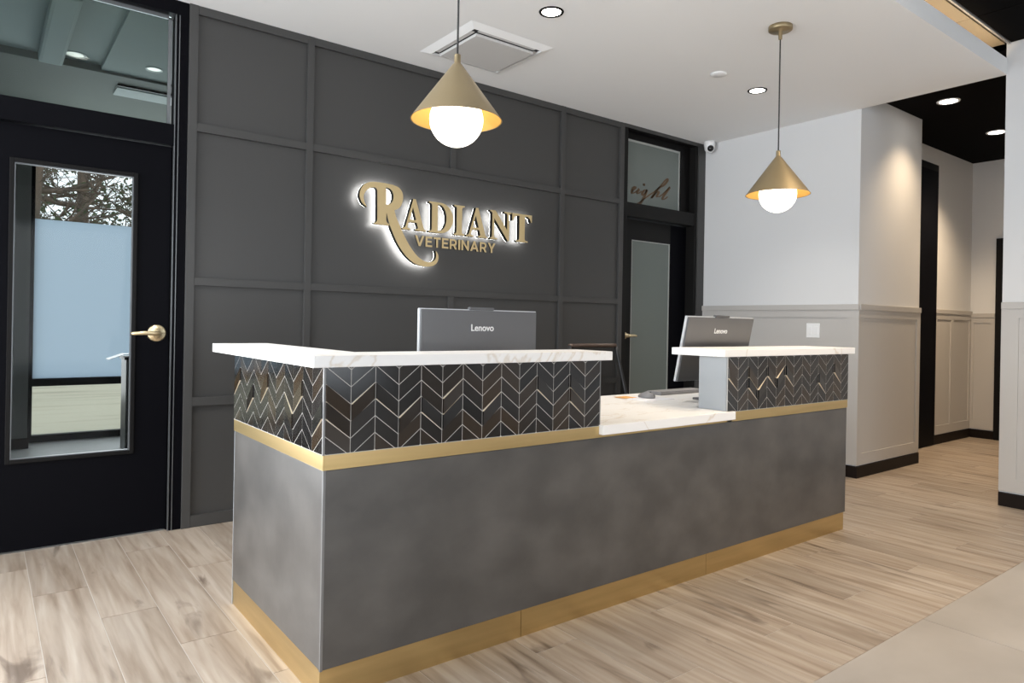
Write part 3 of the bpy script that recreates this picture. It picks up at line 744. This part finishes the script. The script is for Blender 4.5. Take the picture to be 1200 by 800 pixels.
for k in range(5):
    a = 2*math.pi*k/5+0.3; ex, ey = cxh+0.30*math.cos(a), cyh-0.18+0.30*math.sin(a)
    lg = tube('base_leg', [(cxh, cyh-0.18, 0.13), ((cxh+ex)/2, (cyh-0.18+ey)/2, 0.115), (ex, ey, 0.085)], [0.026, 0.021, 0.016], 'chair_black', chair)
    tube('caster', [(ex-0.02*math.sin(a), ey+0.02*math.cos(a), 0.03), (ex+0.02*math.sin(a), ey-0.02*math.cos(a), 0.03)], 0.03, 'chair_black', lg, 16)

# ================================================================== SIGN
ZSK = lambda p: (p.x, p.z - 0.0245*(p.x-1.9))       # level the traced line
SY = W-0.028                                           # face of the lettering
sign = empty('wall_sign', (1.9, W, 1.6), 'halo-lit gold letter sign reading Radiant Veterinary on charcoal wall', 'sign')
FACE_Y = W-0.080
def letter(splines, lit=True, nm='letter', depth=0.034):
    me = curve_mesh(splines, depth/2)
    for v in me.vertices:
        x, y, z = v.co; v.co = Vector((x, FACE_Y+depth/2-z, y)) - sign.location
    me.flip_normals() if False else None
    me.materials.append(MATS['sign_gold']); me.materials.append(MATS['black_satin'])
    for p in me.polygons:
        c = p.center.y + sign.location.y
        p.material_index = 0 if c < FACE_Y+0.0005 else 1
    o = bpy.data.objects.new(nm, me); COL.objects.link(o); o.parent = sign
    if lit:
        m2 = curve_mesh(splines, 0.0)
        for v in m2.vertices:
            x, y, z = v.co; v.co = Vector((x, FACE_Y+depth+0.0015, y)) - sign.location
        m2.materials.append(MATS['sign_led'])
        q = bpy.data.objects.new('halo_light', m2); COL.objects.link(q); q.parent = o
    return o
def trace(pts, ox=410, oy=200, sc=6.667):
    out = []
    for p in pts:
        x, z = ZSK(un(ox+p[0]/sc, oy+p[1]/sc, 'y', FACE_Y)); out.append((x, z)+((1,) if len(p) > 2 else ()))
    return out
R_out = [(135, 306, 1), (100, 280), (82, 248), (75, 212), (85, 168), (112, 132), (148, 113), (190, 108), (240, 112), (290, 119), (345, 131), (385, 150), (408, 180), (416, 215), (412, 255), (400, 288), (378, 312), (348, 326, 1),
         (362, 378), (386, 435), (415, 500), (446, 562), (480, 618), (520, 670), (560, 704), (602, 722), (640, 720), (664, 702), (674, 672), (670, 632, 1), (688, 658), (692, 692), (680, 726), (655, 748), (615, 758), (568, 755), (520, 742), (474, 714), (430, 670), (390, 615), (355, 550), (326, 480), (302, 410), (286, 345, 1),
         (284, 405, 1), (292, 425), (308, 434, 1), (308, 447, 1), (188, 436, 1), (188, 428, 1), (206, 420), (214, 404, 1), (214, 176, 1), (206, 158), (186, 151), (156, 157), (130, 176), (112, 205), (108, 236), (116, 272)]
R_in = [(282, 150, 1), (308, 156), (332, 180), (341, 216), (334, 254), (314, 278), (282, 285, 1)]
letter([smooth_loop(trace(R_out)), smooth_loop(trace(R_in))])
# upright serif capitals in a unit box (height 1), then fitted to their places on the wall
def arc(cx, cy, rx, ry, a0, a1, n=12): return [(cx+rx*math.cos(math.radians(a0+(a1-a0)*k/n)), cy+ry*math.sin(math.radians(a0+(a1-a0)*k/n))) for k in range(n+1)]
SF = 0.045
GL = {
 'A': [[(0.44, 1.0), (0.55, 1.0), (0.90, 0.10), (0.93, 0.055), (1.0, SF), (1.0, 0), (0.55, 0), (0.55, SF), (0.64, 0.06), (0.655, 0.10), (0.60, 0.25), (0.27, 0.25), (0.215, 0.10), (0.23, 0.06), (0.33, SF), (0.33, 0), (0, 0), (0, SF), (0.085, 0.06), (0.13, 0.11)],
       [(0.435, 0.73), (0.305, 0.33), (0.575, 0.33)]],
 'D': [[(0, 1), (0, 1-SF), (0.09, 0.94), (0.12, 0.89), (0.12, 0.11), (0.09, 0.06), (0, SF), (0, 0)] + [(0.45, 0)] + arc(0.46, 0.5, 0.54, 0.5, -88, 88, 18) + [(0.45, 1)],
       [(0.36, 0.93)] + arc(0.42, 0.5, 0.30, 0.43, 85, -85, 16) + [(0.36, 0.07)]],
 'I': [[(0, 1), (0, 1-SF), (0.19, 0.94), (0.24, 0.88), (0.24, 0.12), (0.19, 0.06), (0, SF), (0, 0), (1, 0), (1, SF), (0.81, 0.06), (0.76, 0.12), (0.76, 0.88), (0.81, 0.94), (1, 1-SF), (1, 1)]],
 'N': [[(0, 1), (0.25, 1), (0.80, 0.36), (0.80, 0.90), (0.77, 0.95), (0.66, 1-SF), (0.66, 1), (1.0, 1), (1.0, 1-SF), (0.93, 0.95), (0.90, 0.90), (0.90, -0.02), (0.84, -0.02), (0.19, 0.73), (0.19, 0.11), (0.22, 0.06), (0.34, SF), (0.34, 0), (0, 0), (0, SF), (0.07, 0.06), (0.10, 0.11), (0.10, 0.90), (0.07, 0.94), (0, 1-SF)]],
 'T': [[(0, 1), (1, 1), (1, 0.74), (0.95, 0.74), (0.90, 0.86), (0.78, 0.925), (0.64, 0.93), (0.64, 0.11), (0.68, 0.06), (0.80, SF), (0.80, 0), (0.20, 0), (0.20, SF), (0.32, 0.06), (0.36, 0.11), (0.36, 0.93), (0.22, 0.925), (0.10, 0.86), (0.05, 0.74), (0, 0.74)]],
}
ZB0, ZB1 = 1.788, 1.998
for g_, u0, u1 in (('A', 471.5, 499.3), ('D', 502.5, 531), ('I', 532.2, 544.3), ('A', 546.5, 571.5), ('N', 574.3, 599.3), ('T', 600.2, 623.3)):
    x0 = un(u0, 262, 'y', FACE_Y).x; x1 = un(u1, 262, 'y', FACE_Y).x
    letter([[(x0+a*(x1-x0), ZB0+b*(ZB1-ZB0)) for a, b in loop] for loop in GL[g_]])
# second line in plain capitals, built from strokes
def bar(x0, y0, x1, y1, t): 
    dx, dy = x1-x0, y1-y0; l = math.hypot(dx, dy); nx, ny = -dy/l*t/2, dx/l*t/2
    return [(x0+nx, y0+ny), (x0-nx, y0-ny), (x1-nx, y1-ny), (x1+nx, y1+ny)]
Tk = 0.2
SANS = {
 'V': [[(0, 1), (0.235, 1), (0.5, 0.29), (0.765, 1), (1, 1), (0.6, 0), (0.4, 0)]],
 'E': [[(0, 0), (0, 1), (1, 1), (1, .82), (.28, .82), (.28, .6), (.9, .6), (.9, .42), (.28, .42), (.28, .18), (1, .18), (1, 0)]],
 'T': [[(0, 1), (1, 1), (1, .81), (.63, .81), (.63, 0), (.37, 0), (.37, .81), (0, .81)]],
 'R': [[(0, 0), (0, 1), (.55, 1)] + arc(.56, .66, .40, .34, 90, -60, 10) + [(1.0, 0), (.72, 0), (.50, .32), (.25, .32), (.25, 0)], [(.25, .82), (.25, .50), (.54, .50)] + arc(.54, .66, .17, .16, -80, 80, 8) + [(.54, .82)]],
 'I': [[(0, 0), (0, 1), (1, 1), (1, 0)]],
 'N': [[(0, 0), (0, 1), (.22, 1), (.76, .35), (.76, 1), (1, 1), (1, 0), (.79, 0), (.24, .66), (.24, 0)]],
 'A': [[(0, 0), (.40, 1), (.60, 1), (1, 0), (.76, 0), (.68, .20), (.32, .20), (.24, 0)], [(.39, .38), (.61, .38), (.5, .70)]],
 'Y': [[(0, 1), (.27, 1), (.5, .58), (.73, 1), (1, 1), (.62, .36), (.62, 0), (.38, 0), (.38, .36)]],
}
wd_ = {'V': 1.05, 'E': .78, 'T': .84, 'R': .9, 'I': .24, 'N': .95, 'A': 1.08, 'Y': 1.0}
word = 'VETERINARY'; gap = 0.15
tot = sum(wd_[c] for c in word)+gap*(len(word)-1)
vx0, vx1 = un(486.3, 285, 'y', FACE_Y).x, un(580.5, 290, 'y', FACE_Y).x
sc_ = (vx1-vx0)/tot; xx = vx0
for c in word:
    letter([[(xx+a*wd_[c]*sc_, 1.686+b*0.071) for a, b in loop] for loop in SANS[c]], False, 'small_letter', 0.012)
    xx += (wd_[c]+gap)*sc_

# ================================================================== LAMPS AND CEILING FITTINGS
def pendant(x, y, zr, label):
    root = empty('pendant_lamp', (x, y, zr), label, 'pendant lamp', 'cone pendant lamps over the desk')
    lathe('canopy', x, y, ((0.001, H), (0.066, H), (0.066, H-0.022), (0.060, H-0.026), (0.012, H-0.027), (0.010, H-0.075), (0.001, H-0.078)), 'lamp_brass', root, 36)
    tube('cable', [(x, y, H-0.07), (x, y, zr+0.235)], 0.004, 'cable', root, 8)
    sh = lathe('shade', x, y, ((0.012, zr+0.255), (0.013, zr+0.222), (0.020, zr+0.215), (0.178, zr)), 'lamp_brass', root, 56, True, False)
    lathe('shade_lining', x, y, ((0.174, zr+0.001), (0.018, zr+0.208), (0.001, zr+0.209)), 'lamp_inner', sh, 56, True, False)
    bm = bmesh.new(); bmesh.ops.create_uvsphere(bm, u_segments=40, v_segments=24, radius=0.104)
    bmesh.ops.translate(bm, verts=bm.verts, vec=(x, y, zr+0.002)); from_bm('globe', bm, 'globe', root, True)
pendant(0.618, 0.25, 1.957, 'brass cone pendant lamp with glowing globe above the long ledge')
pendant(2.812, 0.225, 1.945, 'brass cone pendant lamp with glowing globe above the short right ledge')
def downlight(x, y, z, label, r=0.062, power=55, col=(1, 0.94, 0.85), ring='black_satin', spot=1.75):
    root = empty('recessed_downlight', (x, y, z), label, 'downlight', 'recessed downlights')
    lathe('trim_ring', x, y, ((r*0.86, z-0.001), (r*0.88, z-0.005), (r*1.10, z-0.005), (r*1.13, z-0.0002)), ring, root, 32, True, False)
    bm = bmesh.new(); bmesh.ops.create_circle(bm, cap_ends=True, segments=32, radius=r*0.88)
    bmesh.ops.translate(bm, verts=bm.verts, vec=(x, y, z-0.0015)); from_bm('lens', bm, 'downlight_dim' if y > W else 'downlight', root)
    l = bpy.data.lights.new('downlight_beam', 'SPOT'); l.energy = power; l.color = col; l.spot_size = spot; l.spot_blend = 1.0; l.shadow_soft_size = 0.06
    o = bpy.data.objects.new('downlight_beam', l); COL.objects.link(o); o.location = (x, y, z-0.02)
downlight(1.67, 0.93, H, 'round recessed downlight with black ring beside the air cassette')
downlight(3.67, 0.93, H, 'round recessed downlight with black ring left of the far pendant')
downlight(5.40, 0.30, HB, 'round downlight in the black corridor ceiling nearest the wall end', 0.075, 52, (1, 0.76, 0.50), 'plastic_white', 1.9)
downlight(6.70, 0.37, HB, 'round downlight in the black corridor ceiling beside the white pillar', 0.075, 170, (1, 0.76, 0.50), 'plastic_white', 2.0)
downlight(-0.357, 3.50, H+0.02, 'round downlight in the vestibule ceiling beside the pale beam', 0.06, 3, ring='plastic_white')
downlight(0.10, 3.36, H-0.012, 'round downlight in the vestibule ceiling right of the pale beam', 0.05, 3, ring='plastic_white')
# downlights over the waiting area and the desk, out of view
for (x, y, z_, lb) in ((2.9, -0.80, 3.13, 'over the stone tiles nearest the desk'), (2.2, -1.15, 3.13, 'in front of the low worktop'), (0.6, -3.0, 3.13, 'over the waiting area'), (-2.2, -2.4, 3.13, 'nearest the left windows'), (2.6, -4.2, 3.13, 'nearest the front windows')):
    downlight(x, y, z_, 'round downlight in the black tile ceiling '+lb, 0.075, (105 if x > 2.0 and y > -2 else 34), (1, 0.80, 0.56) if x > 2.0 and y > -2 else (1, 0.93, 0.84), 'plastic_white', 2.2)
downlight(-0.33, 0.93, H, 'round recessed downlight in the ceiling in front of the left door', power=75)
cas = empty('ceiling_cassette', (1.70, 1.60, H), 'square white air conditioning cassette in the ceiling above the sign', 'air conditioner')
ax0, ax1, ay0, ay1 = 1.385, 2.015, 1.30, 1.90
def ring(name, o4, i4, zo, zi, m, par):
    bm = bmesh.new(); A = [bm.verts.new((x, y, zo)) for x, y in ((o4[0], o4[2]), (o4[1], o4[2]), (o4[1], o4[3]), (o4[0], o4[3]))]
    B = [bm.verts.new((x, y, zi)) for x, y in ((i4[0], i4[2]), (i4[1], i4[2]), (i4[1], i4[3]), (i4[0], i4[3]))]
    C_ = [bm.verts.new((v.co.x, v.co.y, H)) for v in B]
    for k in range(4): bm.faces.new((A[k], A[(k+1) % 4], B[(k+1) % 4], B[k])); bm.faces.new((B[k], B[(k+1) % 4], C_[(k+1) % 4], C_[k]))
    return from_bm(name, bm, m, par)
ring('outer_frame', (ax0, ax1, ay0, ay1), (ax0+0.055, ax1-0.055, ay0+0.055, ay1-0.055), H-0.001, H-0.02, 'ceiling_paint', cas)
box('air_gap', ax0+0.05, ax1-0.05, ay0+0.05, ay1-0.05, H-0.006, H-0.002, 'dark_gap', cas)
box('center_panel', ax0+0.095, ax1-0.095, ay0+0.095, ay1-0.095, H-0.036, H-0.018, 'vent_grey', cas, 0.004)
for (a, b, c, d_) in ((ax0+.10, ax1-.10, ay0+.062, ay0+.088), (ax0+.10, ax1-.10, ay1-.088, ay1-.062), (ax0+.062, ax0+.088, ay0+.10, ay1-.10), (ax1-.088, ax1-.062, ay0+.10, ay1-.10)):
    box('louver', a, b, c, d_, H-0.016, H-0.012, 'vent_grey', cas)
sm = empty('smoke_detector', (3.174, 0.91, H), 'small flat white ceiling sensor between pendant and downlight', 'smoke detector')
lathe('sensor_cap', 3.174, 0.91, ((0.055, H), (0.055, H-0.006), (0.045, H-0.012), (0.001, H-0.013)), 'plastic_white', sm, 28)
sc = empty('security_camera', (4.60, 2.06, H), 'small white dome security camera in the corner under the ceiling', 'camera')
lathe('camera_base', 4.59, 2.03, ((0.052, H), (0.052, H-0.03), (0.045, H-0.075), (0.030, H-0.10), (0.001, H-0.105)), 'plastic_white', sc, 28)
bm = bmesh.new(); bmesh.ops.create_uvsphere(bm, u_segments=20, v_segments=14, radius=0.030); bmesh.ops.translate(bm, verts=bm.verts, vec=(4.564, 1.998, H-0.072)); from_bm('lens_ball', bm, 'screen_black', sc, True)
sw = empty('wall_switch', (XB-0.006, 1.012, 1.16), 'square white switch plate on the greige wainscot', 'switch')
box('cover_plate', XB-0.012, XB-0.006, 0.955, 1.07, 1.10, 1.22, 'plastic_white', sw, 0.003)
for yy in (0.985, 1.04): box('rocker', XB-0.016, XB-0.0121, yy-0.018, yy+0.018, 1.125, 1.195, 'plastic_white', sw, 0.002)

# ================================================================== VESTIBULE AND OUTDOOR THINGS
pd = empty('pedestal_stand', (0.30, 4.9, 0), 'dark grey pedestal with a leaflet on top beyond the left door', 'pedestal')
box('pedestal_body', 0.17, 0.47, 4.78, 5.05, 0, 0.80, 'pedestal', pd, 0.006)
box('pedestal_top', 0.155, 0.485, 4.765, 5.065, 0.80, 0.825, 'black_satin', pd, 0.004)
bm = bmesh.new(); A = [(0.04, 4.80, 0.80), (0.16, 4.80, 0.845), (0.40, 4.80, 0.84), (0.40, 5.0, 0.84), (0.16, 5.0, 0.845), (0.04, 5.0, 0.80)]
vs = [bm.verts.new(p) for p in A]; bm.faces.new((vs[0], vs[1], vs[4], vs[5])); bm.faces.new((vs[1], vs[2], vs[3], vs[4]))
r = bmesh.ops.extrude_face_region(bm, geom=list(bm.faces)); bmesh.ops.translate(bm, verts=[g for g in r['geom'] if isinstance(g, bmesh.types.BMVert)], vec=(0, 0, 0.003))
from_bm('leaflet', bm, 'device_grey', pd)
def tree(x, y, h, lean, trunk_r, label, seed, foliage=0):
    rnd = random.Random(seed)
    root = empty('bare_tree', (x, y, -0.15), label, 'tree', 'trees outside the vestibule window')
    bmT, bmB, bmF = bmesh.new(), bmesh.new(), bmesh.new()
    p = [Vector((x+lean*t*t*h+0.08*math.sin(3*t+seed), y, -0.15+h*t)) for t in [k/8 for k in range(9)]]
    add_tube(bmT, p, [trunk_r*(1-0.6*k/8) for k in range(9)], 10)
    def branch(p0, d, ln, r, lev):
        pts = [p0]; dd = d.copy()
        for k in range(4):
            dd = (dd+Vector((rnd.uniform(-.25, .25), rnd.uniform(-.2, .2), rnd.uniform(-.12, .22)))).normalized(); pts.append(pts[-1]+dd*ln/4)
        add_tube(bmB, pts, [r*(1-0.17*k) for k in range(5)], 5)
        if foliage and lev >= 1:
            for k in range(foliage):
                c = pts[rnd.randint(1, 4)]+Vector((rnd.uniform(-.2, .2), rnd.uniform(-.2, .2), rnd.uniform(-.2, .2)))
                a = Vector((rnd.uniform(-1, 1), rnd.uniform(-1, 1), rnd.uniform(-1, 1)))*0.09; b = Vector((rnd.uniform(-1, 1), rnd.uniform(-1, 1), rnd.uniform(-1, 1)))*0.05
                bmF.faces.new([bmF.verts.new(q) for q in (c-a, c+b, c+a, c-b)])
        if lev < 3:
            for k in range(4 if lev < 2 else 3):
                q = pts[rnd.randint(1, 4)]; a = rnd.uniform(0, 6.28)
                nd = (dd*0.5+Vector((math.cos(a), 0.3*math.sin(a), rnd.uniform(-.4, .7)))).normalized()
                branch(q, nd, ln*rnd.uniform(.5, .75), r*0.5, lev+1)
    for k in range(11):
        t = rnd.uniform(0.28, 0.95); i = int(t*8); q = p[i]; a = rnd.uniform(0, 6.28)
        branch(q, Vector((math.cos(a), 0.35*math.sin(a), rnd.uniform(-.1, .6))).normalized(), h*rnd.uniform(.18, .28), trunk_r*0.42, 0)
    from_bm('trunk', bmT, 'bark', root, True); from_bm('branches', bmB, 'bark', root, True)
    if foliage: tag(from_bm('foliage', bmF, 'needles', root), kind='stuff')
    else: bmF.free()
tree(0.99, 16.0, 7.5, 0.0, 0.17, 'thick bare tree trunk seen through the right of the door glass', 3, 1)
tree(-0.25, 11.0, 6.5, 0.03, 0.10, 'slim reddish tree trunk seen through the left of the door glass', 5, 0)
tree(3.3, 21.5, 8.0, 0.02, 0.16, 'farther olive green tree at the right edge of the view outdoors', 17, 5)
tree(0.3, 27.0, 8.5, 0.02, 0.18, 'farthest tree in the gap between the two nearer trunks outdoors', 11, 3)
